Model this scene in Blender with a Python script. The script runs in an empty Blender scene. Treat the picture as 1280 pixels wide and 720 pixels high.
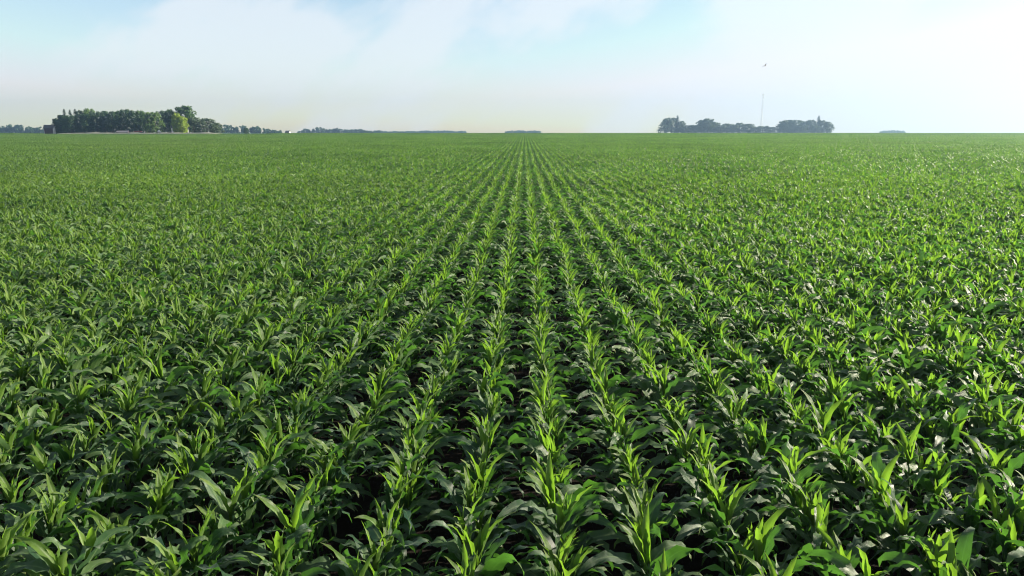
import bpy, math, random
import numpy as np
from mathutils import Vector, Matrix

random.seed(11)
RNG = np.random.default_rng(11)
S = bpy.context.scene
COL = S.collection
R = math.radians
PI = math.pi

# ------------------------------------------------------------------ settings
CAM_H = 4.0
FPX = 914.0                 # focal length in pixels of the 1280 wide photograph
PITCH = math.atan(194 / FPX)
YAW = math.atan(16 / FPX * math.cos(PITCH))
SUN_AZ, SUN_EL = R(78), R(20)
SUN_STRENGTH = 5.0
SKY_STRENGTH = 0.058
EXPOSURE = 1.8
HAZE = 0.00024
ROW, GAP, ROW_X0 = 0.76, 0.175, 0.325
NEAR_END, FIELD_END = 58.0, 500.0


def smooth(t):
    t = min(1.0, max(0.0, t))
    return t * t * (3 - 2 * t)


def ground_z(y):
    """the land lifts very gently away from the viewer"""
    return 2.0 * smooth((y - 30) / 420.0) + 0.9 * smooth((y - 395) / 45.0)


# ------------------------------------------------------------------ camera
cam_d = bpy.data.cameras.new("camera")
cam = bpy.data.objects.new("camera", cam_d)
COL.objects.link(cam)
cam_d.sensor_width = 36.0
cam_d.lens = 36.0 * FPX / 1280.0
cam_d.clip_start = 0.1
cam_d.clip_end = 30000
cam.location = (0, 0, CAM_H)
cam.rotation_euler = (PI / 2 - PITCH, 0, YAW)
S.camera = cam
CAM_M = cam.rotation_euler.to_matrix()


def ray(px, py):
    """direction through a pixel of the photograph"""
    return CAM_M @ Vector(((px - 640) / FPX, -(py - 360) / FPX, -1))


def at(px, py, y):
    """the point at depth y seen in a pixel of the photograph"""
    d = ray(px, py)
    return Vector((0, 0, CAM_H)) + d * (y / d.y)


def to_px(p):
    q = CAM_M.transposed() @ (Vector(p) - Vector((0, 0, CAM_H)))
    if q.z > -0.01:
        return None
    return 640 + FPX * q.x / -q.z, 360 - FPX * q.y / -q.z


# ------------------------------------------------------------------ materials
def new_mat(name):
    m = bpy.data.materials.new(name)
    m.use_nodes = True
    nt = m.node_tree
    nt.nodes.clear()
    out = nt.nodes.new("ShaderNodeOutputMaterial")
    return m, nt, out


def N(nt, t, **kw):
    n = nt.nodes.new(t)
    for k, v in kw.items():
        if k in ("operation", "blend_type", "data_type", "noise_dimensions", "wave_type", "bands_direction", "distribution",
                 "attribute_name", "interpolation_type", "clamp", "feature", "subsurface_method"):
            setattr(n, k, v)
    return n


def ramp(nt, stops):
    n = nt.nodes.new("ShaderNodeValToRGB")
    e = n.color_ramp.elements
    while len(e) < len(stops):
        e.new(0.5)
    for el, (p, c) in zip(e, stops):
        el.position = p
        el.color = c if len(c) == 4 else (*c, 1)
    return n


def mth(nt, op, a, b=None, c=None, clamp=False):
    n = nt.nodes.new("ShaderNodeMath")
    n.operation = op
    n.use_clamp = clamp
    for i, v in enumerate((a, b, c)):
        if v is None:
            continue
        if isinstance(v, (int, float)):
            n.inputs[i].default_value = v
        else:
            nt.links.new(v, n.inputs[i])
    return n.outputs[0]


def mixc(nt, f, a, b, mode="MIX"):
    n = nt.nodes.new("ShaderNodeMix")
    n.data_type = "RGBA"
    n.blend_type = mode
    for sock, v in ((n.inputs[0], f), (n.inputs[6], a), (n.inputs[7], b)):
        if isinstance(v, (int, float)):
            sock.default_value = v
        elif isinstance(v, tuple):
            sock.default_value = v if len(v) == 4 else (*v, 1)
        else:
            nt.links.new(v, sock)
    return n.outputs[2]


def noise(nt, scale, detail=3.0, vec=None, rough=0.55):
    n = nt.nodes.new("ShaderNodeTexNoise")
    n.inputs["Scale"].default_value = scale
    n.inputs["Detail"].default_value = detail
    n.inputs["Roughness"].default_value = rough
    if vec is not None:
        nt.links.new(vec, n.inputs["Vector"])
    return n.outputs[0]


def leaf_material(name, dark, light, through, trans=0.4, rough=0.38, spec=0.5, ribs=True):
    m, nt, out = new_mat(name)
    L = nt.links
    uv = nt.nodes.new("ShaderNodeTexCoord").outputs["UV"]
    sep = nt.nodes.new("ShaderNodeSeparateXYZ")
    L.new(uv, sep.inputs[0])
    u, v = sep.outputs[0], sep.outputs[1]
    rnd = nt.nodes.new("ShaderNodeObjectInfo").outputs["Random"]
    geo = nt.nodes.new("ShaderNodeNewGeometry")
    isl = geo.outputs["Random Per Island"]
    pos = geo.outputs["Position"]
    patch = noise(nt, 0.045, 3, pos)
    n1 = noise(nt, 14.0, 3, pos)
    f = mth(nt, "MULTIPLY_ADD", mth(nt, "POWER", isl, 1.6), 0.75, mth(nt, "MULTIPLY", rnd, 0.20))
    f = mth(nt, "ADD", f, mth(nt, "MULTIPLY_ADD", n1, 0.4, -0.05))
    f = mth(nt, "MULTIPLY_ADD", mth(nt, "SUBTRACT", patch, 0.5), 1.7, f, clamp=True)
    col = mixc(nt, f, dark, light)
    tcol = mixc(nt, f, tuple(x * 0.75 for x in through), tuple(min(1, x * 1.25) for x in through))
    if ribs:
        dry = mth(nt, "MULTIPLY", mth(nt, "SUBTRACT", noise(nt, 0.016, 5, pos), 0.51, clamp=True), 3.0, clamp=True)
        col = mixc(nt, mth(nt, "MULTIPLY", dry, 0.75), col, (0.130, 0.135, 0.045))
        # pale midrib, fine lengthwise veins, drier tip
        d = mth(nt, "ABSOLUTE", mth(nt, "SUBTRACT", u, 0.5))
        rib = mth(nt, "SUBTRACT", 1.0, mth(nt, "DIVIDE", d, 0.075), clamp=True)
        rib = mth(nt, "MULTIPLY", rib, mth(nt, "SUBTRACT", 1.05, v, clamp=True))
        col = mixc(nt, mth(nt, "MULTIPLY", rib, 0.75), col, (0.20, 0.29, 0.11))
        veins = mth(nt, "SINE", mth(nt, "MULTIPLY", u, 150.0))
        col = mixc(nt, mth(nt, "MULTIPLY_ADD", veins, 0.10, 0.10), col, tuple(x * 0.6 for x in dark))
        tip = mth(nt, "MULTIPLY", mth(nt, "SUBTRACT", v, 0.80, clamp=True), mth(nt, "MULTIPLY", isl, 2.2))
        col = mixc(nt, tip, col, (0.22, 0.19, 0.06))
        blot = mth(nt, "MULTIPLY", mth(nt, "SUBTRACT", noise(nt, 55.0, 2, pos), 0.66, clamp=True), 2.0, clamp=True)
        col = mixc(nt, blot, col, (0.16, 0.20, 0.06))
    p = nt.nodes.new("ShaderNodeBsdfPrincipled")
    L.new(col, p.inputs["Base Color"])
    rr = mth(nt, "MULTIPLY_ADD", n1, 0.22, rough - 0.11)
    L.new(rr, p.inputs["Roughness"])
    p.inputs["Specular IOR Level"].default_value = spec
    if ribs:
        p.inputs["Sheen Weight"].default_value = 0.12
        p.inputs["Sheen Roughness"].default_value = 0.35
        p.inputs["Sheen Tint"].default_value = (0.80, 0.95, 0.86, 1)
    if ribs:
        b = nt.nodes.new("ShaderNodeBump")
        b.inputs["Strength"].default_value = 0.35
        b.inputs["Distance"].default_value = 0.004
        L.new(mth(nt, "ADD", veins, mth(nt, "MULTIPLY", noise(nt, 30.0, 2, pos), 3.0)), b.inputs["Height"])
        L.new(b.outputs[0], p.inputs["Normal"])
    t = nt.nodes.new("ShaderNodeBsdfTranslucent")
    L.new(tcol, t.inputs["Color"])
    mx = nt.nodes.new("ShaderNodeMixShader")
    mx.inputs[0].default_value = trans
    L.new(p.outputs[0], mx.inputs[1])
    L.new(t.outputs[0], mx.inputs[2])
    L.new(mx.outputs[0], out.inputs[0])
    return m


def plain(name, c, rough=0.8, var=0.25, scale=3.0, metal=0.0, bump=0.0, stretch=None):
    m, nt, out = new_mat(name)
    L = nt.links
    co = nt.nodes.new("ShaderNodeTexCoord").outputs["Object"]
    if stretch:
        mp = nt.nodes.new("ShaderNodeMapping")
        mp.inputs["Scale"].default_value = stretch
        L.new(co, mp.inputs[0])
        co = mp.outputs[0]
    n = noise(nt, scale, 5, co)
    col = mixc(nt, n, tuple(x * (1 - var) for x in c), tuple(min(1, x * (1 + var)) for x in c))
    p = nt.nodes.new("ShaderNodeBsdfPrincipled")
    L.new(col, p.inputs["Base Color"])
    p.inputs["Roughness"].default_value = rough
    p.inputs["Metallic"].default_value = metal
    if bump:
        b = nt.nodes.new("ShaderNodeBump")
        b.inputs["Strength"].default_value = bump
        b.inputs["Distance"].default_value = 0.05
        L.new(n, b.inputs["Height"])
        L.new(b.outputs[0], p.inputs["Normal"])
    L.new(p.outputs[0], out.inputs[0])
    return m


M_LEAF = leaf_material("corn_leaf", (0.006, 0.034, 0.015), (0.108, 0.178, 0.054), (0.070, 0.20, 0.020), 0.38, 0.43, 0.38)
M_WHORL = leaf_material("corn_whorl", (0.034, 0.085, 0.013), (0.125, 0.192, 0.034), (0.17, 0.33, 0.022), 0.44, 0.43, 0.34)
M_STALK = plain("corn_stalk", (0.07, 0.15, 0.035), 0.5, 0.3, 12.0)
M_BARK = plain("bark", (0.09, 0.075, 0.06), 0.95, 0.35, 4.0, bump=0.6, stretch=(1, 1, 0.2))
TREE_M = {
    "dark": leaf_material("foliage_dark", (0.012, 0.034, 0.016), (0.032, 0.070, 0.024), (0.05, 0.12, 0.02), 0.25, 0.5, 0.3, False),
    "mid": leaf_material("foliage_mid", (0.025, 0.058, 0.018), (0.055, 0.105, 0.028), (0.08, 0.17, 0.02), 0.28, 0.5, 0.3, False),
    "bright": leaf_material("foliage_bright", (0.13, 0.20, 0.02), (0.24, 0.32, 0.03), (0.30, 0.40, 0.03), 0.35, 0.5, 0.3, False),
    "green": leaf_material("foliage_sunlit_green", (0.045, 0.095, 0.022), (0.095, 0.155, 0.035), (0.12, 0.22, 0.02), 0.3, 0.5, 0.3, False),  # lighter version of mid: sunlight on the crowns is put into the leaf colour
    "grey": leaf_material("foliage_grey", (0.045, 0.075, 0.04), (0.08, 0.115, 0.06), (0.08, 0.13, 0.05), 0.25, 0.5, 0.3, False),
    "needle": leaf_material("foliage_needle", (0.010, 0.028, 0.016), (0.022, 0.048, 0.024), (0.03, 0.06, 0.02), 0.12, 0.55, 0.3, False),
}


# ------------------------------------------------------------------ mesh helpers
class MB:
    def __init__(self):
        self.v, self.f, self.uv, self.m = [], [], [], []

    def add(self, verts, faces, uvs=None, mat=0):
        o = len(self.v)
        self.v += [tuple(x) for x in verts]
        for i, f in enumerate(faces):
            self.f.append(tuple(o + k for k in f))
            self.uv += uvs[i] if uvs else [(0.5, 0.5)] * len(f)
            self.m.append(mat)

    def box(self, a, b, mat=0, M=None):
        x0, y0, z0 = a
        x1, y1, z1 = b
        v = [Vector(p) for p in ((x0, y0, z0), (x1, y0, z0), (x1, y1, z0), (x0, y1, z0), (x0, y0, z1), (x1, y0, z1), (x1, y1, z1), (x0, y1, z1))]
        if M is not None:
            v = [M @ p for p in v]
        self.add(v, [(0, 3, 2, 1), (4, 5, 6, 7), (0, 1, 5, 4), (1, 2, 6, 5), (2, 3, 7, 6), (3, 0, 4, 7)], mat=mat)

    def tube(self, pts, rad, n=8, mat=0, cap=True):
        pts = [Vector(p) for p in pts]
        rings = []
        for i, p in enumerate(pts):
            d = (pts[min(i + 1, len(pts) - 1)] - pts[max(i - 1, 0)]).normalized()
            a = d.cross(Vector((0.13, 0.97, 0.21))).normalized()
            b = d.cross(a)
            r = rad[i] if isinstance(rad, (list, tuple)) else rad
            rings.append([p + (a * math.cos(2 * PI * k / n) + b * math.sin(2 * PI * k / n)) * r for k in range(n)])
        v = [q for r in rings for q in r]
        f = []
        for i in range(len(pts) - 1):
            for k in range(n):
                k2 = (k + 1) % n
                f.append((i * n + k, i * n + k2, (i + 1) * n + k2, (i + 1) * n + k))
        if cap:
            f.append(tuple(range(n - 1, -1, -1)))
            f.append(tuple((len(pts) - 1) * n + k for k in range(n)))
        self.add(v, f, mat=mat)

    def mesh(self, name, mats, smooth_=True):
        me = bpy.data.meshes.new(name)
        me.from_pydata(self.v, [], self.f)
        ul = me.uv_layers.new(name="UVMap")
        ul.data.foreach_set("uv", np.array(self.uv, dtype=np.float32).ravel())
        for mt in mats:
            me.materials.append(mt)
        me.polygons.foreach_set("material_index", np.array(self.m, dtype=np.int32))
        me.polygons.foreach_set("use_smooth", np.full(len(self.f), smooth_))
        me.update()
        return me

    def obj(self, name, mats, parent=None, smooth_=False, loc=None):
        o = bpy.data.objects.new(name, self.mesh(name, mats, smooth_))
        COL.objects.link(o)
        if parent is not None:
            o.parent = parent
        if loc is not None:
            o.location = loc
        return o


def tag(o, label=None, cat=None, group=None, kind=None):
    for k, v in (("label", label), ("category", cat), ("group", group), ("kind", kind)):
        if v:
            o[k] = v
    return o


def empty(name, loc, rz=0.0, scale=1.0):
    o = bpy.data.objects.new(name, None)
    COL.objects.link(o)
    o.location = loc
    o.rotation_euler = (0, 0, rz)
    o.scale = (scale,) * 3 if isinstance(scale, (int, float)) else scale
    return o


# ------------------------------------------------------------------ corn
def corn_leaf(mb, rng, z0, az, L, W, e0, bend, power=1.5, segs=13, across=5, fold=0.55, wave=0.012, twist=0.0, mat=0, side=0.0, r0=0.010):
    """one blade: an arching strap with a folded midrib, rippled edges and a long tip"""
    ca, sa = math.cos(az), math.sin(az)
    x, z, y = r0, z0, 0.0
    verts, ph = [], rng.uniform(0, 6.28)
    ph2 = rng.uniform(0, 6.28)
    nw = rng.uniform(3.0, 5.0)
    for i in range(segs + 1):
        s = i / segs
        th = e0 - bend * s ** power
        # width: clasping base, broad at a third, long taper
        w = W * 0.5 * (0.55 + 0.45 * smooth(s / 0.22)) * max(0.0, 1 - s ** 2.6) ** 0.9
        w = max(w, 0.0012)
        fo = fold * (1 - 0.65 * s)
        tw = twist * s
        T = Vector((math.cos(th), 0, math.sin(th)))
        Nn = Vector((-math.sin(th), 0, math.cos(th)))
        B = Vector((0, 1, 0))
        Bt = B * math.cos(tw) + Nn * math.sin(tw)
        Nt = Nn * math.cos(tw) - B * math.sin(tw)
        for j in range(across):
            u = j / (across - 1) * 2 - 1
            rip = wave * math.sin(nw * 6.283 * s + (ph if u > 0 else ph2)) * abs(u) ** 1.5 * min(1, s * 5) * min(1.0, (1 - s) * 4)
            p = Vector((x, y, z)) + Bt * (u * w * math.cos(fo * abs(u))) + Nt * (abs(u) * w * math.sin(fo) + rip)
            verts.append((ca * p.x - sa * p.y, sa * p.x + ca * p.y, p.z))
        ds = L / segs
        x += math.cos(th) * ds
        z += math.sin(th) * ds
        y += side * s * ds
    faces, uvs = [], []
    for i in range(segs):
        for j in range(across - 1):
            a = i * across + j
            faces.append((a, a + 1, a + across + 1, a + across))
            u0, u1, v0, v1 = j / (across - 1), (j + 1) / (across - 1), i / segs, (i + 1) / segs
            uvs.append([(u0, v0), (u1, v0), (u1, v1), (u0, v1)])
    mb.add(verts, faces, uvs, mat)


def corn_parts(seed, low=False):
    """(stalk, foliage, whorl) builders of one young corn plant about a metre tall"""
    rng = random.Random(seed)
    kw = dict(segs=4, across=2, wave=0.0) if low else {}
    hs = rng.uniform(0.50, 0.62)
    st, fo, wh = MB(), MB(), MB()
    lean = rng.uniform(-0.02, 0.02)
    pts = [(0, 0, -0.03), (lean * 0.3, 0, hs * 0.3), (lean * 0.7, 0, hs * 0.7), (lean, 0, hs)]
    st.tube(pts, [0.015, 0.014, 0.012, 0.010], 3 if low else 7)
    n = 6 if low else 7
    az0 = rng.gauss(0, 0.25)
    for k in range(n):
        t = k / (n - 1)
        az = az0 + PI * (k % 2) + rng.gauss(0, 0.42)
        z0 = 0.16 + (hs - 0.14) * t
        mid = math.sin(PI * min(1, t * 0.85 + 0.12))
        L = (0.41 + 0.29 * mid) * rng.uniform(0.85, 1.12)
        W = (0.086 + 0.048 * mid) * rng.uniform(0.88, 1.15)
        e0 = R(rng.uniform(36, 60) + 12 * t)
        bend = R(rng.uniform(115, 195) - 30 * t)
        pw_ = rng.uniform(1.2, 2.6)
        if rng.random() < 0.40:          # blade that kinks over and hangs
            pw_, e0, bend = rng.uniform(3.5, 6), e0 + R(6), R(rng.uniform(150, 215))
        a = dict(power=pw_, fold=rng.uniform(0.15, 0.5), twist=rng.gauss(0, 0.9), side=rng.gauss(0, 0.25))
        if not low:
            a["wave"] = rng.uniform(0.010, 0.032)
        corn_leaf(fo, rng, z0, az, L, W, e0, bend, **{**a, **kw})
    n = 3 if low else 4
    for k in range(n):
        t = k / (n - 1)
        az = az0 + PI * (k % 2) + rng.gauss(0, 0.8)
        L = (0.57 - 0.20 * t) * rng.uniform(0.85, 1.12)
        W = (0.100 - 0.042 * t) * rng.uniform(0.9, 1.12)
        e0 = R(min(89, 76 + 11 * t + rng.uniform(-5, 5)))
        bend = R((100 - 85 * t) * rng.uniform(0.35, 1.1))
        a = dict(power=2.5, fold=0.8 - 0.1 * t, twist=rng.gauss(0, 0.7), side=rng.gauss(0, 0.12), r0=0.004)
        if not low:
            a["wave"] = 0.009
        corn_leaf(wh, rng, hs - 0.08 + 0.03 * t, az, L, W, e0, bend, **{**a, **kw})
    return st, fo, wh


N_VAR = 22
PLANT = []          # the meshes of each kind of plant
WHOLE = []          # the same as one mesh, for the mass of the crop
for i in range(N_VAR):
    st, fo, wh = corn_parts(100 + i)
    PLANT.append((st.mesh("stalk", [M_STALK]), fo.mesh("foliage", [M_LEAF]), wh.mesh("whorl", [M_WHORL])))
    al = MB()
    for k, b in enumerate((st, fo, wh)):
        o = len(al.v)
        al.v += b.v
        al.f += [tuple(o + q for q in f) for f in b.f]
        al.uv += b.uv
        al.m += [k] * len(b.f)
    WHOLE.append(al)

rowk = range(-75, 76)
plants = []          # x, y, rot, scale, tilt, variant, row
for k in range(-60, 61):
    rr = random.Random(5000 + k)
    y = -7.0 + rr.uniform(0, GAP)
    while y < NEAR_END:
        y += GAP * rr.uniform(0.78, 1.24)
        x = ROW_X0 + ROW * k
        if y > 8 and abs(x) > 0.78 * y + 6:
            rr.random()
            continue
        if rr.random() < 0.06:
            continue
        vig = 1 + 0.05 * math.sin(0.31 * x + 0.6) * math.sin(0.23 * y + 1.1)
        sc = vig * 0.86 * (rr.uniform(0.55, 0.8) if rr.random() < 0.08 else max(0.76, min(1.28, rr.gauss(1.02, 0.115))))
        plants.append((x + rr.gauss(0, 0.022), y, rr.gauss(0, 0.55) + (PI if rr.random() < .5 else 0), sc,
                       rr.gauss(0, 0.07), rr.gauss(0, 0.07), rr.randrange(N_VAR), k))

# the 300 that show largest are things of their own
cand = []
for i, p in enumerate(plants):
    q = to_px((p[0], p[1], 0.78 * p[3]))
    if q and -12 < q[0] < 1292 and q[1] < 728:
        cand.append((math.hypot(p[0], p[1], CAM_H - 0.7), i))
cand.sort()
near_ids = {i for _, i in cand[:300]}

ORD = ("first second third fourth fifth sixth seventh eighth ninth tenth eleventh twelfth thirteenth fourteenth fifteenth sixteenth "
       "seventeenth eighteenth nineteenth twentieth").split()
ORD += ["twenty-" + w for w in ORD[:9]] + ["thirtieth"] + ["thirty-" + w for w in ORD[:9]]


def size_word(sc):
    return "tall" if sc > 0.91 else "small" if sc < 0.78 else "leafy"


by_row = {}
for i in near_ids:
    by_row.setdefault(plants[i][7], []).append(i)
proto = {}
for k in sorted(by_row):
    for n, i in enumerate(sorted(by_row[k], key=lambda i: plants[i][1])):
        x, y, rz, sc, tx, ty, var, _ = plants[i]
        e = bpy.data.objects.new("corn_plant", None)
        COL.objects.link(e)
        e.empty_display_size = 0.1
        e.location = (x, y, ground_z(y))
        e.rotation_euler = (tx, ty, rz)
        e.scale = (sc, sc, sc)
        if k == 0:
            where = "in the middle row"
        else:
            where = "%s row from middle, %s side" % (ORD[abs(k) - 1], "mast" if k > 0 else "barn")
        tag(e, "%s corn plant, %s from the near end, %s" % (size_word(sc), ORD[n], where), "corn plant",
            "young corn plants standing in rows")
        if var not in proto:
            kids = []
            for nm, me in zip(("stalk", "foliage", "whorl"), PLANT[var]):
                kids.append(bpy.data.objects.new(nm, me))
            proto[var] = kids
        else:
            kids = [c.copy() for c in proto[var]]
        for c in kids:
            COL.objects.link(c)
            c.parent = e

# low-detail plots of the same crop for the distance
PW, PL = 8, 8.0          # rows, metres


def plot(seed):
    mb = MB()
    rng = random.Random(seed)
    lows = []
    for q in range(7):
        parts = corn_parts(700 + q, True)
        lows.append(parts)
    vs, fs, uvs, ms = [], [], [], []
    o = 0
    for r_ in range(PW):
        y = -PL / 2
        while y < PL / 2:
            y += 0.19 * rng.uniform(0.7, 1.4)
            c = lows[rng.randrange(7)]
            sc = rng.gauss(0.86, 0.11)
            a = rng.gauss(0, 0.55) + (PI if rng.random() < .5 else 0)
            ca, sa = math.cos(a) * sc, math.sin(a) * sc
            px_, py_ = (r_ - (PW - 1) / 2) * ROW + rng.gauss(0, .085), y
            for k, b in ((1, c[1]), (2, c[2])):
                v = np.array(b.v)
                w = np.empty_like(v)
                w[:, 0] = ca * v[:, 0] - sa * v[:, 1] + px_
                w[:, 1] = sa * v[:, 0] + ca * v[:, 1] + py_
                w[:, 2] = v[:, 2] * sc
                vs += list(map(tuple, w))
                fs += [tuple(o + q for q in f) for f in b.f]
                uvs += b.uv
                ms += [k] * len(b.f)
                o += len(v)
    mb.v, mb.f, mb.uv, mb.m = vs, fs, uvs, ms
    return mb.mesh("corn_plot", [M_STALK, M_LEAF, M_WHORL])


pts, rots, scs, lods = [], [], [], []
for i, p in enumerate(plants):
    if i in near_ids:
        continue
    pts.append((p[0], p[1], ground_z(p[1])))
    rots.append((p[4], p[5], p[2]))
    scs.append(p[3])
    lods.append(0)
GROVE_Y = 452.0
rr = random.Random(77)
pw = PW * ROW
for j in range(int((FIELD_END - NEAR_END) / PL)):
    y = NEAR_END + (j + 0.5) * PL
    nx = int((0.80 * y + 16) / pw) + 1
    for i in range(-nx, nx + 1):
        x = ROW_X0 + ROW * 0.5 + i * pw
        if y > 424 and -320 < x < -150:
            continue
        pts.append((x, y, ground_z(y)))
        rots.append((0, 0, PI * rr.randrange(2)))
        scs.append(1.0)
        lods.append(1)

me = bpy.data.meshes.new("corn_crop")
me.from_pydata(pts, [], [])
for nm, ty, data in (("rot", "FLOAT_VECTOR", rots), ("sc", "FLOAT", scs), ("lod", "INT", lods)):
    at_ = me.attributes.new(nm, ty, "POINT")
    at_.data.foreach_set("vector" if ty == "FLOAT_VECTOR" else "value", np.array(data, dtype=np.int32 if ty == "INT" else np.float32).ravel())
crop = bpy.data.objects.new("corn_crop", me)
COL.objects.link(crop)
tag(crop, "mass of green corn rows running away to the horizon", "corn crop", kind="stuff")

full = [bpy.data.objects.new("crop_plant", b.mesh("crop_plant", [M_STALK, M_LEAF, M_WHORL])) for b in WHOLE]
plots = [bpy.data.objects.new("crop_plot", plot(900 + i)) for i in range(5)]

ng = bpy.data.node_groups.new("crop", "GeometryNodeTree")
ng.interface.new_socket("Geometry", in_out="INPUT", socket_type="NodeSocketGeometry")
ng.interface.new_socket("Geometry", in_out="OUTPUT", socket_type="NodeSocketGeometry")
gi, go = ng.nodes.new("NodeGroupInput"), ng.nodes.new("NodeGroupOutput")
join = ng.nodes.new("GeometryNodeJoinGeometry")


def named(nm, ty):
    n = ng.nodes.new("GeometryNodeInputNamedAttribute")
    n.data_type = ty
    n.inputs["Name"].default_value = nm
    return n.outputs[0]


a_rot, a_sc, a_lod = named("rot", "FLOAT_VECTOR"), named("sc", "FLOAT"), named("lod", "INT")
for lod, protos in ((0, full), (1, plots)):
    cmp_ = ng.nodes.new("FunctionNodeCompare")
    cmp_.data_type = "INT"
    cmp_.operation = "EQUAL"
    ng.links.new(a_lod, cmp_.inputs[2])
    cmp_.inputs[3].default_value = lod
    jn = ng.nodes.new("GeometryNodeJoinGeometry")
    for o in protos:
        oi = ng.nodes.new("GeometryNodeObjectInfo")
        oi.inputs["Object"].default_value = o
        oi.inputs["As Instance"].default_value = True
        ng.links.new(oi.outputs["Geometry"], jn.inputs[0])
    rv = ng.nodes.new("FunctionNodeRandomValue")
    rv.data_type = "INT"
    for s_ in rv.inputs:
        if s_.enabled and s_.name == "Min":
            s_.default_value = 0
        elif s_.enabled and s_.name == "Max":
            s_.default_value = len(protos) - 1
    iop = ng.nodes.new("GeometryNodeInstanceOnPoints")
    ng.links.new(gi.outputs[0], iop.inputs["Points"])
    ng.links.new(cmp_.outputs[0], iop.inputs["Selection"])
    ng.links.new(jn.outputs[0], iop.inputs["Instance"])
    iop.inputs["Pick Instance"].default_value = True
    ng.links.new([s_ for s_ in rv.outputs if s_.enabled][0], iop.inputs["Instance Index"])
    ng.links.new(a_rot, iop.inputs["Rotation"])
    ng.links.new(a_sc, iop.inputs["Scale"])
    ng.links.new(iop.outputs[0], join.inputs[0])
ng.links.new(join.outputs[0], go.inputs[0])
md = crop.modifiers.new("crop", "NODES")
md.node_group = ng

# ------------------------------------------------------------------ ground
m, nt, out = new_mat("soil_and_grass")
L = nt.links
pos = nt.nodes.new("ShaderNodeNewGeometry").outputs["Position"]
sp = nt.nodes.new("ShaderNodeSeparateXYZ")
L.new(pos, sp.inputs[0])
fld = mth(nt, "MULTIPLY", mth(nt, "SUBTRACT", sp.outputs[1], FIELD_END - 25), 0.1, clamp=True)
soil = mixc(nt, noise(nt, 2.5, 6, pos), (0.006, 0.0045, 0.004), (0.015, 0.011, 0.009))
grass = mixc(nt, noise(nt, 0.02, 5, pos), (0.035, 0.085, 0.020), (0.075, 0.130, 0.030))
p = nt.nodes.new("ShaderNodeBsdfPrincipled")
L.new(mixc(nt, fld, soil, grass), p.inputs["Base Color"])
p.inputs["Roughness"].default_value = 0.95
p.inputs["Specular IOR Level"].default_value = 0.08
bp = nt.nodes.new("ShaderNodeBump")
bp.inputs["Strength"].default_value = 0.8
bp.inputs["Distance"].default_value = 0.03
L.new(noise(nt, 14, 5, pos), bp.inputs["Height"])
L.new(bp.outputs[0], p.inputs["Normal"])
L.new(p.outputs[0], out.inputs[0])
M_GROUND = m
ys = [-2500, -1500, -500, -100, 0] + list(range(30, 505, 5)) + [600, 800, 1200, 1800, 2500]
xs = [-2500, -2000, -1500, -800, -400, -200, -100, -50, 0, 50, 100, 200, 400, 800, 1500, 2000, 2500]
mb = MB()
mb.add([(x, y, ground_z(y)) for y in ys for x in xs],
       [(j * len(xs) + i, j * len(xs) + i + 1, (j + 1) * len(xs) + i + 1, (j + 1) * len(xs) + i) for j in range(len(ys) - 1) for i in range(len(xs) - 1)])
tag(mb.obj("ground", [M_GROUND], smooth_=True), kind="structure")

# pale gravel road on a low bank in front of the grove
GZ = ground_z(GROVE_Y)
M_GRAVEL = plain("gravel", (0.19, 0.19, 0.15), 0.95, 0.15, 1.2)
mb = MB()
n = 60
prof = [(-4.2, -0.2), (-2.4, 1.2), (2.4, 1.2), (4.2, -0.2)]
x0, x1 = at(60, 166, 436).x, at(290, 166, 436).x
vv = []
for i in range(n + 1):
    t = i / n
    k = min(1, min(t, 1 - t) * 8)
    h = 1 + 0.12 * math.sin(t * 31) + 0.08 * math.sin(t * 83)
    for a, z in prof:
        vv.append((x0 + (x1 - x0) * t, 436 + a, ground_z(436) + (z * h * k if z > 0 else z)))
mb.add(vv, [(i * 4 + j, (i + 1) * 4 + j, (i + 1) * 4 + j + 1, i * 4 + j + 1) for i in range(n) for j in range(3)])
tag(mb.obj("gravel_road", [M_GRAVEL]), kind="structure")


# ------------------------------------------------------------------ trees
def clump_faces(mb, rng, c, r, n, size, flat=0.8):
    for _ in range(n):
        d = Vector((rng.gauss(0, 1), rng.gauss(0, 1), rng.gauss(0, 1))).normalized()
        q = c + Vector((d.x, d.y, d.z * flat)) * r * rng.uniform(0.55, 1.05)
        nn = (d + Vector((rng.gauss(0, .55), rng.gauss(0, .55), rng.gauss(0, .55) + 0.25))).normalized()
        a = nn.cross(Vector((rng.gauss(0, 1), rng.gauss(0, 1), rng.gauss(0, 1)))).normalized()
        b = nn.cross(a)
        s = size * rng.uniform(0.6, 1.4)
        mb.add([q - a * s, q - b * s * 0.55, q + a * s, q + b * s * 0.55], [(0, 1, 2, 3)])


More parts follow.
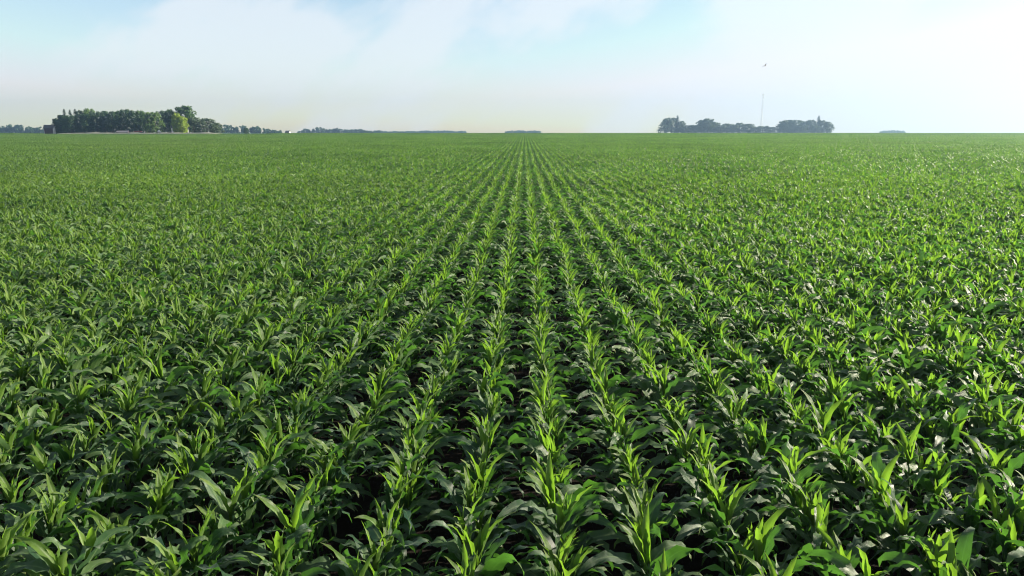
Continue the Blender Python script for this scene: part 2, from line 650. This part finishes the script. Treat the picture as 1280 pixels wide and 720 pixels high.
def broadleaf(seed, spread=1.0, low=0.07):
    """unit tree: 1 tall, about `spread`*0.9 wide; returns trunk and crown builders"""
    rng = random.Random(seed)
    tr, cr = MB(), MB()
    tr.tube([(0, 0, -0.03), (0.004, 0, 0.12), (-0.008, 0.006, 0.35), (0.01, -0.005, 0.62), (0.0, 0.0, 0.85)], [0.035, 0.026, 0.021, 0.013, 0.004], 8)
    cl = []
    n = 30
    for k in range(n):
        z = low + (0.95 - low) * ((k + 0.5) / n) ** 0.85
        t = (z - low) / (1 - low)
        env = 0.44 * spread * math.sin(PI * min(0.97, 0.30 + 0.66 * t)) ** 0.6
        a = k * 2.39996 + rng.uniform(-0.5, 0.5)
        rad = env * rng.uniform(0.35, 0.85)
        r = rng.uniform(0.10, 0.165) * (1.2 - 0.45 * t)
        c = Vector((math.cos(a) * rad, math.sin(a) * rad, min(z, 1.0 - r * 0.8)))
        cl.append((c, r))
    for c, r in cl[::2]:
        z0 = max(0.08, c.z - 0.22)
        tr.tube([(0, 0, z0), (c.x * 0.5, c.y * 0.5, (z0 + c.z) / 2 + 0.01), tuple(c)], [0.012, 0.008, 0.003], 5)
    for c, r in cl:
        clump_faces(cr, rng, c, r, 95, 0.030)
    return tr, cr


def spruce(seed):
    rng = random.Random(seed)
    tr, cr = MB(), MB()
    tr.tube([(0, 0, -0.03), (0, 0, 0.4), (0, 0, 0.98)], [0.022, 0.015, 0.003], 7)
    for k in range(26):
        t = k / 25
        z = 0.06 + 0.92 * t
        R_ = 0.21 * (1 - t) ** 0.6 + 0.02
        nb = max(8, int(18 * (1 - t)))
        for b in range(nb):
            a = rng.uniform(0, 6.28)
            d = Vector((math.cos(a), math.sin(a), -0.35))
            Lb = R_ * rng.uniform(0.75, 1.15)
            for s in range(4):
                q = Vector((0, 0, z)) + d * Lb * (0.3 + 0.24 * s)
                side = Vector((-d.y, d.x, 0)) * 0.032 * rng.uniform(.7, 1.5)
                f = d * 0.03 * rng.uniform(.8, 1.4) + Vector((0, 0, rng.uniform(-.012, .012)))
                cr.add([q - f, q - side, q + f, q + side], [(0, 1, 2, 3)])
    return tr, cr


def make_kind(pair):
    return pair[0].mesh("trunk", [M_BARK]), pair[1]


KIND = {}
for i in range(5):
    KIND["b%d" % i] = (broadleaf(40 + i, spread=(1.0, 1.1, 0.85, 1.2, 0.95)[i]), )
for i in range(2):
    KIND["s%d" % i] = (spruce(60 + i), )
MESH_CACHE = {}


def tree(px, top, wpx, kind, mat, dist, label, group, name="tree", base=166.2):
    key = (kind, mat)
    if key not in MESH_CACHE:
        tr, cr = KIND[kind][0]
        MESH_CACHE[key] = (tr.mesh("trunk", [M_BARK]), cr.mesh("crown", [TREE_M[mat]], False))
    tm, cm = MESH_CACHE[key]
    x = at(px, 166, dist).x
    z0 = ground_z(dist)
    h = at(px, top, dist).z - z0
    slant = dist / math.cos(math.atan2(x, dist))
    w = wpx / FPX * dist * (1.15 if mat == "bright" else 1.8 if kind[0] == "s" else 1.55)
    width0 = (max(v.co.x for v in cm.vertices) - min(v.co.x for v in cm.vertices))
    e = empty(name, (x, dist, z0), random.uniform(0, 6.28), (w / width0, w / width0, h))
    tag(e, label, "tree", group)
    for nm, me_ in (("trunk", tm), ("crown", cm)):
        o = bpy.data.objects.new(nm, me_)
        COL.objects.link(o)
        o.parent = e
    return e


GL = "trees of the grove beside the barn"
left = [
    # x, top, width, kind, material, depth offset, label
    (74, 148, 15, "b0", "dark", 0, "low rounded dark tree at the barn end of the grove"),
    (79.5, 143.5, 13, "b2", "dark", 6, "dark tree under the first pointed spruce of the grove"),
    (83.5, 136, 8, "s0", "needle", 2, "pointed spruce, first of three spires from the barn"),
    (90.5, 136.8, 7.5, "s1", "needle", 4, "pointed spruce, middle one of three spires near the barn"),
    (97, 136, 8.5, "s0", "needle", 0, "pointed spruce, third of three spires from the barn"),
    (90, 144, 15, "b3", "dark", -6, "broad dark tree standing in front of the three spruce spires"),
    (102.5, 137.5, 13, "b4", "grey", 5, "greyish tree just past the third spruce spire"),
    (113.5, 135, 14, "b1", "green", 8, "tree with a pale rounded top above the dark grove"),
    (110, 142, 16, "b0", "dark", -4, "dark full tree in front of the pale rounded top"),
    (122, 138.6, 15, "b3", "dark", 0, "dark tree beginning the flat topped middle of the grove"),
    (132, 138.4, 15, "b2", "dark", 5, "second dark tree of the flat topped middle of the grove"),
    (141, 138.8, 14, "b0", "dark", -2, "third dark tree of the flat topped middle of the grove"),
    (149.5, 138.2, 13, "b4", "dark", 4, "fourth dark tree of the flat topped middle of the grove"),
    (159, 136, 15, "b1", "dark", 6, "dark tree with a raised tuft above the low shed"),
    (168, 137.6, 15, "b3", "dark", 0, "dark tree standing behind the red pickup truck"),
    (177, 137.8, 14, "b0", "mid", 3, "olive topped tree between the red pickup and white tank"),
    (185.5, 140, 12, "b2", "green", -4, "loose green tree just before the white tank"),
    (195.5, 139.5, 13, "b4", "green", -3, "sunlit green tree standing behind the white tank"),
    (205.5, 137.8, 13, "b3", "dark", 4, "dark tree between the white tank and yellow green tree"),
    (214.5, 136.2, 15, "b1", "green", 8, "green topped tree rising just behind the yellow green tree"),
    (233, 131.8, 25, "b4", "mid", 10, "tallest and broadest tree, crowning the far end of the grove"),
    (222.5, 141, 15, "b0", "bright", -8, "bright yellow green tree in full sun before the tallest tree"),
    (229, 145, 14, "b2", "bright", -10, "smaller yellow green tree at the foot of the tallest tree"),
    (243, 146, 13, "b3", "grey", 4, "grey green tree beside the foot of the tallest tree"),
    (259, 147.6, 21, "b1", "grey", 2, "rounded grey green tree standing apart past the tallest tree"),
    (270, 153.5, 14, "b0", "grey", 6, "low grey green tree at the tapering end of the grove"),
]
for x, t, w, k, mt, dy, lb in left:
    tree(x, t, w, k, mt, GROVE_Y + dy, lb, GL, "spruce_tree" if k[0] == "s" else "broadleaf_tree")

GR = "hazy trees of the belt around the mast"
RY = 1250.0
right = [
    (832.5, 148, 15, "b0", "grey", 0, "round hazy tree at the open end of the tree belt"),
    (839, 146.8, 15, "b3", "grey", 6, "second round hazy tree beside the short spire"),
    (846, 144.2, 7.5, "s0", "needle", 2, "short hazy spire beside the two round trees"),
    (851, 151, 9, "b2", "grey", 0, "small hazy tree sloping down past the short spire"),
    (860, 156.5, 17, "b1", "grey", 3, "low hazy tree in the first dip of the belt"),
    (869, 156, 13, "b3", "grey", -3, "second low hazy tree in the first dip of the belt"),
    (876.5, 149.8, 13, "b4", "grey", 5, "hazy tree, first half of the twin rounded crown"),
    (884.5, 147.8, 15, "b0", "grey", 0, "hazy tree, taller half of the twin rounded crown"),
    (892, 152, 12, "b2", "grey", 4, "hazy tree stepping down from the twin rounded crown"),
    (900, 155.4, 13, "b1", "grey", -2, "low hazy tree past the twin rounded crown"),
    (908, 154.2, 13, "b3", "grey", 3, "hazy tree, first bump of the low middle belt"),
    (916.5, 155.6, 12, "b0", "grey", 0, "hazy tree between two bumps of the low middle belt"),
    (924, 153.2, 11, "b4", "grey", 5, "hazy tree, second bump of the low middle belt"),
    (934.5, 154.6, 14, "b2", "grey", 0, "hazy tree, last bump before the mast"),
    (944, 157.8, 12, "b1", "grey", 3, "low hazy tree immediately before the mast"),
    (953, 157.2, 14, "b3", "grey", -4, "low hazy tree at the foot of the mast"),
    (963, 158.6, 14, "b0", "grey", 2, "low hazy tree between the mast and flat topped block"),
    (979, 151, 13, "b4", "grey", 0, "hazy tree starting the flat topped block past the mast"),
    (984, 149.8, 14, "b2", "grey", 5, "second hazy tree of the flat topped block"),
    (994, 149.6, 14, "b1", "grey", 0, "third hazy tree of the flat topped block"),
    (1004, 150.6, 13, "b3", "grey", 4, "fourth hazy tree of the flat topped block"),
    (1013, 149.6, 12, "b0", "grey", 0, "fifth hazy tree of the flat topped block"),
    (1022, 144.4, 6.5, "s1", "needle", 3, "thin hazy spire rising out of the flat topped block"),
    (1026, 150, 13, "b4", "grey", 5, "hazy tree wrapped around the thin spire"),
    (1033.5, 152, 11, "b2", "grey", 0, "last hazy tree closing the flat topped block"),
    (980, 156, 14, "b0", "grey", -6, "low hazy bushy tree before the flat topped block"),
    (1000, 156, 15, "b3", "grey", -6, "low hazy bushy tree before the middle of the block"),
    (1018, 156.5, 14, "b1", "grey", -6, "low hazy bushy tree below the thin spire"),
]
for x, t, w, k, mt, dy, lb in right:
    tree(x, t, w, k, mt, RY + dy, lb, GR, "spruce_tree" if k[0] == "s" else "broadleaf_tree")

tree(308, 159.6, 5.5, "b0", "dark", 640, "lone small dark tree out on the field edge", None, "broadleaf_tree")


# far woods: each belt reads as one mass
def belt(pxs, dist, label, mat="mid", seed=1):
    """pxs: list of (x, top) along the outline"""
    rng = random.Random(seed)
    mb = MB()
    z0 = ground_z(dist)
    for (xa, ta), (xb, tb) in zip(pxs, pxs[1:]):
        wa = (xb - xa) / FPX * dist
        n = max(4, int(wa / 2.8))
        for i in range(n):
            t = (i + rng.random()) / n
            h = at(xa, ta + (tb - ta) * t, dist).z - z0
            h *= rng.uniform(0.80, 1.02) * (0.86 + 0.14 * math.sin(i * 0.37 + seed) + 0.08 * math.sin(i * 1.3))
            x = at(xa + (xb - xa) * t, 166, dist).x
            y = dist + rng.uniform(-14, 14)
            for q in range(7):
                zz = z0 + h * (0.1 + 0.8 * q / 6)
                r = max(2.2, h * 0.26) * (1.1 - 0.45 * q / 6)
                clump_faces(mb, rng, Vector((x + rng.gauss(0, 1.6), y + rng.gauss(0, 1.6), zz)), r, 16, 1.7)
    o = mb.obj("treeline", [TREE_M[mat]])
    return tag(o, label, "treeline", kind="stuff")


belt([(-90, 157), (-30, 155.5), (5, 157), (14, 155.2), (28, 156), (44, 158.5), (58, 160)], 1300, "bluish far woods beyond the barn end of the grove", "dark", 1)
belt([(268, 157), (282, 155.6), (300, 156.5), (318, 157), (330, 160.5), (352, 163)], 1250, "bluish far woods tapering away behind the lone tree", "dark", 2)
belt([(374, 164), (382, 160), (402, 158.6), (424, 160), (454, 161.5), (458, 163), (475, 162)], 1700, "long bluish far woods past the lone farmhouse", "dark", 3)
belt([(474, 163.6), (490, 163.9), (520, 163.9)], 2200, "faint thin line of far trees joining two pale woods", "dark", 7)
belt([(520, 163.6), (548, 162.4), (582, 164)], 2400, "pale low far woods short of the middle row", "dark", 4)
belt([(632, 164), (640, 162.8), (662, 162.6), (676, 164)], 2200, "short pale far woods above the middle row", "dark", 5)
belt([(1100, 164.3), (1109, 163), (1120, 162.8), (1132, 164.2)], 2000, "tiny pale far wood standing alone past the mast belt", "mid", 6)

# ------------------------------------------------------------------ barn, house and farm things
M_RED = plain("barn_boards", (0.055, 0.030, 0.040), 0.85, 0.3, 2.0, stretch=(4, 4, 0.3))
M_WHITE = plain("white_paint", (0.78, 0.77, 0.74), 0.6, 0.08, 1.5)
M_PALE = plain("weathered_white_paint", (0.5, 0.5, 0.47), 0.7, 0.15, 1.5)
M_ROOF = plain("roof_shingles", (0.055, 0.052, 0.058), 0.85, 0.3, 3.0)
M_GREY = plain("grey_metal", (0.20, 0.19, 0.21), 0.45, 0.12, 2.0, metal=0.5)
M_DARKGLASS = plain("dark_glass", (0.02, 0.025, 0.03), 0.08, 0.1, 2.0)


def gable(name, loc, rz, w, d, eave, ridge, side_m, end_m, roof_m, over=0.3):
    """gabled building: ridge along its width"""
    e = empty(name, loc, rz)
    mb = MB()
    hw, hd = w / 2, d / 2
    for sx in (-1, 1):
        v = [(sx * hw, -hd, -0.3), (sx * hw, hd, -0.3), (sx * hw, hd, eave), (sx * hw, 0, ridge), (sx * hw, -hd, eave)]
        v2 = [(sx * (hw - 0.15), y, z) for _, y, z in v]
        mb.add(v + v2, [(0, 1, 2, 3, 4), (9, 8, 7, 6, 5)] + [(i, (i + 1) % 5, 5 + (i + 1) % 5, 5 + i) for i in range(5)], mat=1)
    for sy in (-1, 1):
        mb.box((-hw + 0.152, sy * hd - (0.15 if sy > 0 else 0), -0.3), (hw - 0.152, sy * hd + (0.15 if sy < 0 else 0), eave - 0.02))
    mb.obj("wall", [side_m, end_m], e)
    rf = MB()
    ov = over
    sl = (ridge - eave) / hd
    for sy in (-1, 1):
        a = [(x, sy * y, z) for x, y, z in ((-hw - ov, hd + ov, eave - sl * ov + 0.03), (hw + ov, hd + ov, eave - sl * ov + 0.03), (hw + ov, 0.002, ridge + 0.03), (-hw - ov, 0.002, ridge + 0.03))]
        b = [(x, y, z + 0.14) for x, y, z in a]
        rf.add(a + b, [(0, 1, 2, 3), (7, 6, 5, 4), (0, 4, 5, 1), (1, 5, 6, 2), (2, 6, 7, 3), (3, 7, 4, 0)])
    rf.obj("roof", [roof_m], e)
    return e, hw, hd


by = GROVE_Y - 8
c = at(62.5, 166, by)
bw = 10.4 / FPX * by
barn, hw, hd = gable("barn", (c.x, by, ground_z(by)), R(14), bw, 3.6, 3.9, 5.6, M_RED, M_WHITE, M_ROOF)
tag(barn, "small dark barn with a bright white end wall by the grove", "barn")
mb = MB()
mb.box((-1.1, -hd - 0.06, 0.0), (1.1, -hd - 0.002, 2.6))
d_ = mb.obj("door", [M_RED], barn)
mb = MB()
mb.box((-1.22, -hd - 0.09, -0.0), (-1.102, -hd - 0.002, 2.72))
mb.box((1.102, -hd - 0.09, -0.0), (1.22, -hd - 0.002, 2.72))
mb.box((-1.10, -hd - 0.09, 2.602), (1.10, -hd - 0.002, 2.72))
mb.obj("frame", [M_ROOF], d_)

hy = 900
c = at(360, 166, hy)
house, hw, hd = gable("farmhouse", (c.x, hy, ground_z(hy) - 0.1), R(-10), 5.2, 5.0, 1.7, 3.6, M_PALE, M_PALE, M_ROOF)
tag(house, "tiny far pale farmhouse with a dark roof out on the plain", "farmhouse")
mb = MB()
mb.box((1.0, 0.6, 2.9), (1.5, 1.1, 4.1))
mb.obj("chimney", [M_RED], [o for o in house.children if o.name.startswith("roof")][0])
for x in (-1.7, 1.4):
    mb = MB()
    mb.box((x - 0.5, -hd - 0.05, 0.6), (x + 0.5, -hd - 0.003, 1.5))
    mb.obj("window", [M_DARKGLASS], house)
mb = MB()
mb.box((-0.7, -hd - 0.06, 0.0), (0.2, -hd - 0.003, 1.6))
mb.obj("door", [M_RED], house)

# long low shed half hidden under the grove
sy_ = GROVE_Y - 11
c = at(154, 166, sy_)
shed, hw, hd = gable("machine_shed", (c.x, sy_, ground_z(sy_) - 0.1), R(6), 6.2, 3.6, 1.6, 2.3, M_RED, M_RED, M_GREY, 0.25)
tag(shed, "low shed with a grey metal roof under the dark trees", "shed")

# pickup truck
M_CARRED = plain("red_paint", (0.20, 0.045, 0.04), 0.3, 0.06, 1.0)
M_TYRE = plain("rubber", (0.02, 0.02, 0.02), 0.8, 0.2, 5.0)
ty_ = 436
c = at(172.5, 166, ty_)
tz = ground_z(ty_) + 1.2
car = empty("pickup_truck", (c.x, ty_, tz), R(2), 0.82)
tag(car, "red pickup truck with a white cab roof on the gravel road", "pickup truck")


def extrude(mb, prof_, y0, y1, mat=0, inset=0.0):
    n_ = len(prof_)
    v = [(x, y0, z) for x, z in prof_] + [(x, y1, z) for x, z in prof_]
    mb.add(v, [tuple(range(n_)), tuple(range(2 * n_ - 1, n_ - 1, -1))] + [(i, n_ + i, n_ + (i + 1) % n_, (i + 1) % n_) for i in range(n_)], mat=mat)


mb = MB()
extrude(mb, [(-2.6, 0.45), (-2.6, 1.05), (-0.75, 1.1), (-0.7, 1.12), (1.0, 1.12), (2.35, 1.0), (2.55, 0.85), (2.55, 0.45)], -0.9, 0.9)
mb.obj("body", [M_CARRED], car)
mb = MB()
extrude(mb, [(-0.7, 1.122), (-0.55, 1.66), (0.45, 1.66), (0.98, 1.122)], -0.78, 0.78)
mb.obj("window", [M_DARKGLASS], car)
mb = MB()
extrude(mb, [(-0.58, 1.662), (-0.5, 1.74), (0.38, 1.74), (0.48, 1.662)], -0.8, 0.8)
mb.obj("cab_roof", [M_WHITE], car)
for wx in (-1.65, 1.6):
    for wy in (-0.86, 0.86):
        mb = MB()
        mb.tube([(wx, wy - 0.12, 0.4), (wx, wy + 0.12, 0.4)], 0.4, 16)
        w_ = mb.obj("wheel", [M_TYRE], car)
        mb = MB()
        s_ = 1 if wy > 0 else -1
        mb.tube([(wx, wy + s_ * 0.121, 0.4), (wx, wy + s_ * 0.15, 0.4)], 0.22, 12)
        mb.obj("rim", [M_GREY], w_)

# white propane tank
py_ = 440
c = at(199, 166, py_)
tank = empty("gas_tank", (c.x, py_, ground_z(py_)), R(80))
tag(tank, "small bright white gas tank under the sunlit green tree", "tank")
mb = MB()
prof_t = [(-1.0, 0.02), (-0.95, 0.22), (-0.8, 0.38), (-0.55, 0.45), (0.55, 0.45), (0.8, 0.38), (0.95, 0.22), (1.0, 0.02)]
mb.tube([(x, 0, 2.0) for x, _ in prof_t], [r_ for _, r_ in prof_t], 18)
mb.obj("body", [M_WHITE], tank, True)
for x in (-0.55, 0.55):
    mb = MB()
    mb.box((x - 0.08, -0.3, 0.0), (x + 0.08, 0.3, 1.6))
    mb.obj("leg", [M_GREY], tank)
mb = MB()
mb.tube([(0, 0, 2.44), (0, 0, 2.6)], 0.12, 10)
mb.obj("valve_cap", [M_GREY], tank)

# white birdhouse poles and post that catch the sun among the trees
for (px, y0_, yt, w_, lb, nm, cat) in (
        (215.3, 440, 157.3, 0.55, "narrow white pump house showing between the grove's dark trunks", "pump_house", "hut"),
        (235.6, 438, 159.8, 0.45, "slim white hut glinting at the foot of the yellow green tree", "pump_house", "hut")):
    c = at(px, 166, y0_)
    z0 = ground_z(y0_)
    h = at(px, yt, y0_).z - z0
    e, hw_, hd_ = gable(nm, (c.x, y0_, z0), R(20), w_, w_, h * 0.8, h, M_PALE, M_PALE, M_ROOF, 0.08)
    tag(e, lb, cat)

# ------------------------------------------------------------------ lattice mast
my = 1330
c = at(950.9, 166, my)
mz = ground_z(my)
top = at(952.3, 117, my).z - mz
mast = empty("radio_mast", (c.x, my, mz))
tag(mast, "tall thin pale lattice mast rising above the hazy tree belt", "mast")
M_MAST = plain("galvanised_steel", (0.52, 0.53, 0.55), 0.5, 0.1, 1.0, metal=0.3)


def leg_xy(k, z):
    r_ = 2.0 * (1 - 0.45 * z / top)
    a = 2 * PI * k / 3 + 0.4
    return Vector((math.cos(a) * r_, math.sin(a) * r_, z))


for k in range(3):
    mb = MB()
    mb.tube([leg_xy(k, -0.2), leg_xy(k, top)], 0.11, 6)
    mb.obj("leg", [M_MAST], mast)
mb = MB()
nb = 22
for i in range(nb):
    z0, z1 = top * i / nb, top * (i + 1) / nb
    for k in range(3):
        k2 = (k + 1) % 3
        mb.tube([leg_xy(k, z0), leg_xy(k2, z1)], 0.045, 4)
        mb.tube([leg_xy(k2, z0), leg_xy(k, z1)], 0.045, 4)
        mb.tube([leg_xy(k, z1), leg_xy(k2, z1)], 0.045, 4)
mb.obj("lattice", [M_MAST], mast)
for i, zz in enumerate((0.985, 0.9)):
    for k in range(3):
        q = leg_xy(k, top * zz)
        d = Vector((q.x, q.y, 0)).normalized()
        mb = MB()
        mb.tube([q + d * 0.55 + Vector((0, 0, -2.4)), q + d * 0.55 + Vector((0, 0, -1.4)), q + d * 0.55 + Vector((0, 0, 1.0))], [0.2, 0.24, 0.2], 6)
        mb.tube([q, q + d * 0.55], 0.05, 4)
        mb.obj("antenna", [M_MAST], mast)

# ------------------------------------------------------------------ bird
M_BIRD = plain("feathers", (0.08, 0.075, 0.07), 0.7, 0.3, 20.0)
bl = at(956.5, 82.3, 110)
mb = MB()
secs = [(-0.30, 0.004, 0.05), (-0.17, 0.018, 0.04), (-0.05, 0.045, 0.045), (0.06, 0.05, 0.05), (0.14, 0.032, 0.036), (0.19, 0.03, 0.032), (0.235, 0.012, 0.012), (0.265, 0.002, 0.002)]
vv = []
for x, hz, hy_ in secs:
    for k in range(10):
        a = 2 * PI * k / 10
        vv.append((x, math.cos(a) * hy_, math.sin(a) * hz))
ff = [(i * 10 + k, i * 10 + (k + 1) % 10, (i + 1) * 10 + (k + 1) % 10, (i + 1) * 10 + k) for i in range(len(secs) - 1) for k in range(10)]
ff += [tuple(range(9, -1, -1)), tuple((len(secs) - 1) * 10 + k for k in range(10))]
mb.add(vv, ff)
for s in (-1, 1):
    st_ = [(0.0, 0.03, 0.10, -0.09, 0.02), (0.12, 0.11, 0.12, -0.10, 0.018), (0.26, 0.17, 0.09, -0.08, 0.012), (0.40, 0.14, 0.02, -0.07, 0.008), (0.50, 0.09, -0.08, -0.11, 0.004)]
    w = []
    for yy, zz, xf, xb, th in st_:
        w += [(xf, s * (0.03 + yy), zz), ((xf + xb) / 2, s * (0.03 + yy), zz + th), (xb, s * (0.03 + yy), zz), ((xf + xb) / 2, s * (0.03 + yy), zz - th)]
    ff = [(i * 4 + k, i * 4 + (k + 1) % 4, (i + 1) * 4 + (k + 1) % 4, (i + 1) * 4 + k) for i in range(4) for k in range(4)] + [(16, 17, 18, 19), (3, 2, 1, 0)]
    mb.add(w, ff)
bird = mb.obj("bird", [M_BIRD], None, True, bl)
bird.rotation_euler = (R(-28), R(-12), R(35))
tag(bird, "small dark bird flying high above the mast", "bird")

# ------------------------------------------------------------------ light
sun_dir = Vector((math.sin(SUN_AZ) * math.cos(SUN_EL), math.cos(SUN_AZ) * math.cos(SUN_EL), math.sin(SUN_EL)))
sl_ = bpy.data.lights.new("sun", "SUN")
sl_.energy = SUN_STRENGTH
sl_.angle = R(0.5)
sl_.color = (1.0, 0.91, 0.73)
so = bpy.data.objects.new("sun", sl_)
COL.objects.link(so)
so.rotation_euler = sun_dir.to_track_quat("Z", "Y").to_euler()

w = bpy.data.worlds.new("World")
S.world = w
w.use_nodes = True
nt = w.node_tree
nt.nodes.clear()
out = nt.nodes.new("ShaderNodeOutputWorld")
bg = nt.nodes.new("ShaderNodeBackground")
sky = nt.nodes.new("ShaderNodeTexSky")
sky.sky_type = "NISHITA"
sky.sun_disc = False
sky.sun_elevation = SUN_EL
sky.sun_rotation = SUN_AZ
sky.altitude = 200
sky.air_density = 1.0
sky.dust_density = 0.5
sky.ozone_density = 1.0
bg.inputs[1].default_value = SKY_STRENGTH
# thin veils of high cloud
tc = nt.nodes.new("ShaderNodeTexCoord").outputs["Generated"]
sx = nt.nodes.new("ShaderNodeSeparateXYZ")
nt.links.new(tc, sx.inputs[0])
az_ = mth(nt, "ARCTAN2", sx.outputs[0], sx.outputs[1])
el_ = mth(nt, "ARCSINE", sx.outputs[2])
cb = nt.nodes.new("ShaderNodeCombineXYZ")
nt.links.new(az_, cb.inputs[0])
nt.links.new(mth(nt, "MULTIPLY", el_, 1.25), cb.inputs[1])
mp = nt.nodes.new("ShaderNodeMapping")
mp.inputs["Rotation"].default_value = (0, 0, R(-38))
nt.links.new(cb.outputs[0], mp.inputs[0])
mp2 = nt.nodes.new("ShaderNodeMapping")
mp2.inputs["Location"].default_value = (0.35, 0.12, 0)
mp2.inputs["Scale"].default_value = (1.6, 2.9, 1)
nt.links.new(mp.outputs[0], mp2.inputs[0])
cl = noise(nt, 1.5, 5, mp2.outputs[0], 0.5)
mr = nt.nodes.new("ShaderNodeMapRange")
mr.interpolation_type = "SMOOTHSTEP"
nt.links.new(cl, mr.inputs[0])
for k, v in enumerate((0.46, 0.555, 0.05, 0.62)):
    mr.inputs[k + 1].default_value = v
veil = mixc(nt, 1.0, sky.outputs[0], (5.0, 4.85, 4.80), "DARKEN")
veil = mixc(nt, mr.outputs[0], veil, (4.95, 5.0, 5.1))
nt.links.new(veil, bg.inputs[0])
nt.links.new(bg.outputs[0], out.inputs[0])

# ------------------------------------------------------------------ haze
if HAZE > 0:
    m, nt, out = new_mat("haze_air")
    pv = nt.nodes.new("ShaderNodeVolumePrincipled")
    pv.inputs["Color"].default_value = (0.48, 0.72, 1.0, 1)
    pv.inputs["Density"].default_value = HAZE
    pv.inputs["Anisotropy"].default_value = 0.72
    nt.links.new(pv.outputs[0], out.inputs["Volume"])
    mb = MB()
    mb.box((-2550, -2550, -1.0), (2550, 2550, 110.0))
    tag(mb.obj("haze", [m]), "pale blue summer haze hanging over the plain", "haze", kind="stuff")

# ------------------------------------------------------------------ render settings
S.view_settings.view_transform = "Standard"
S.view_settings.look = "None"
S.view_settings.exposure = EXPOSURE
S.view_settings.gamma = 1
S.view_settings.use_curve_mapping = False
S.render.engine = "CYCLES"
S.cycles.max_bounces = 6
S.cycles.diffuse_bounces = 2
S.cycles.glossy_bounces = 2
S.cycles.transmission_bounces = 3
S.cycles.volume_bounces = 0
S.cycles.use_denoising = True
S.cycles.filter_width = 1.1
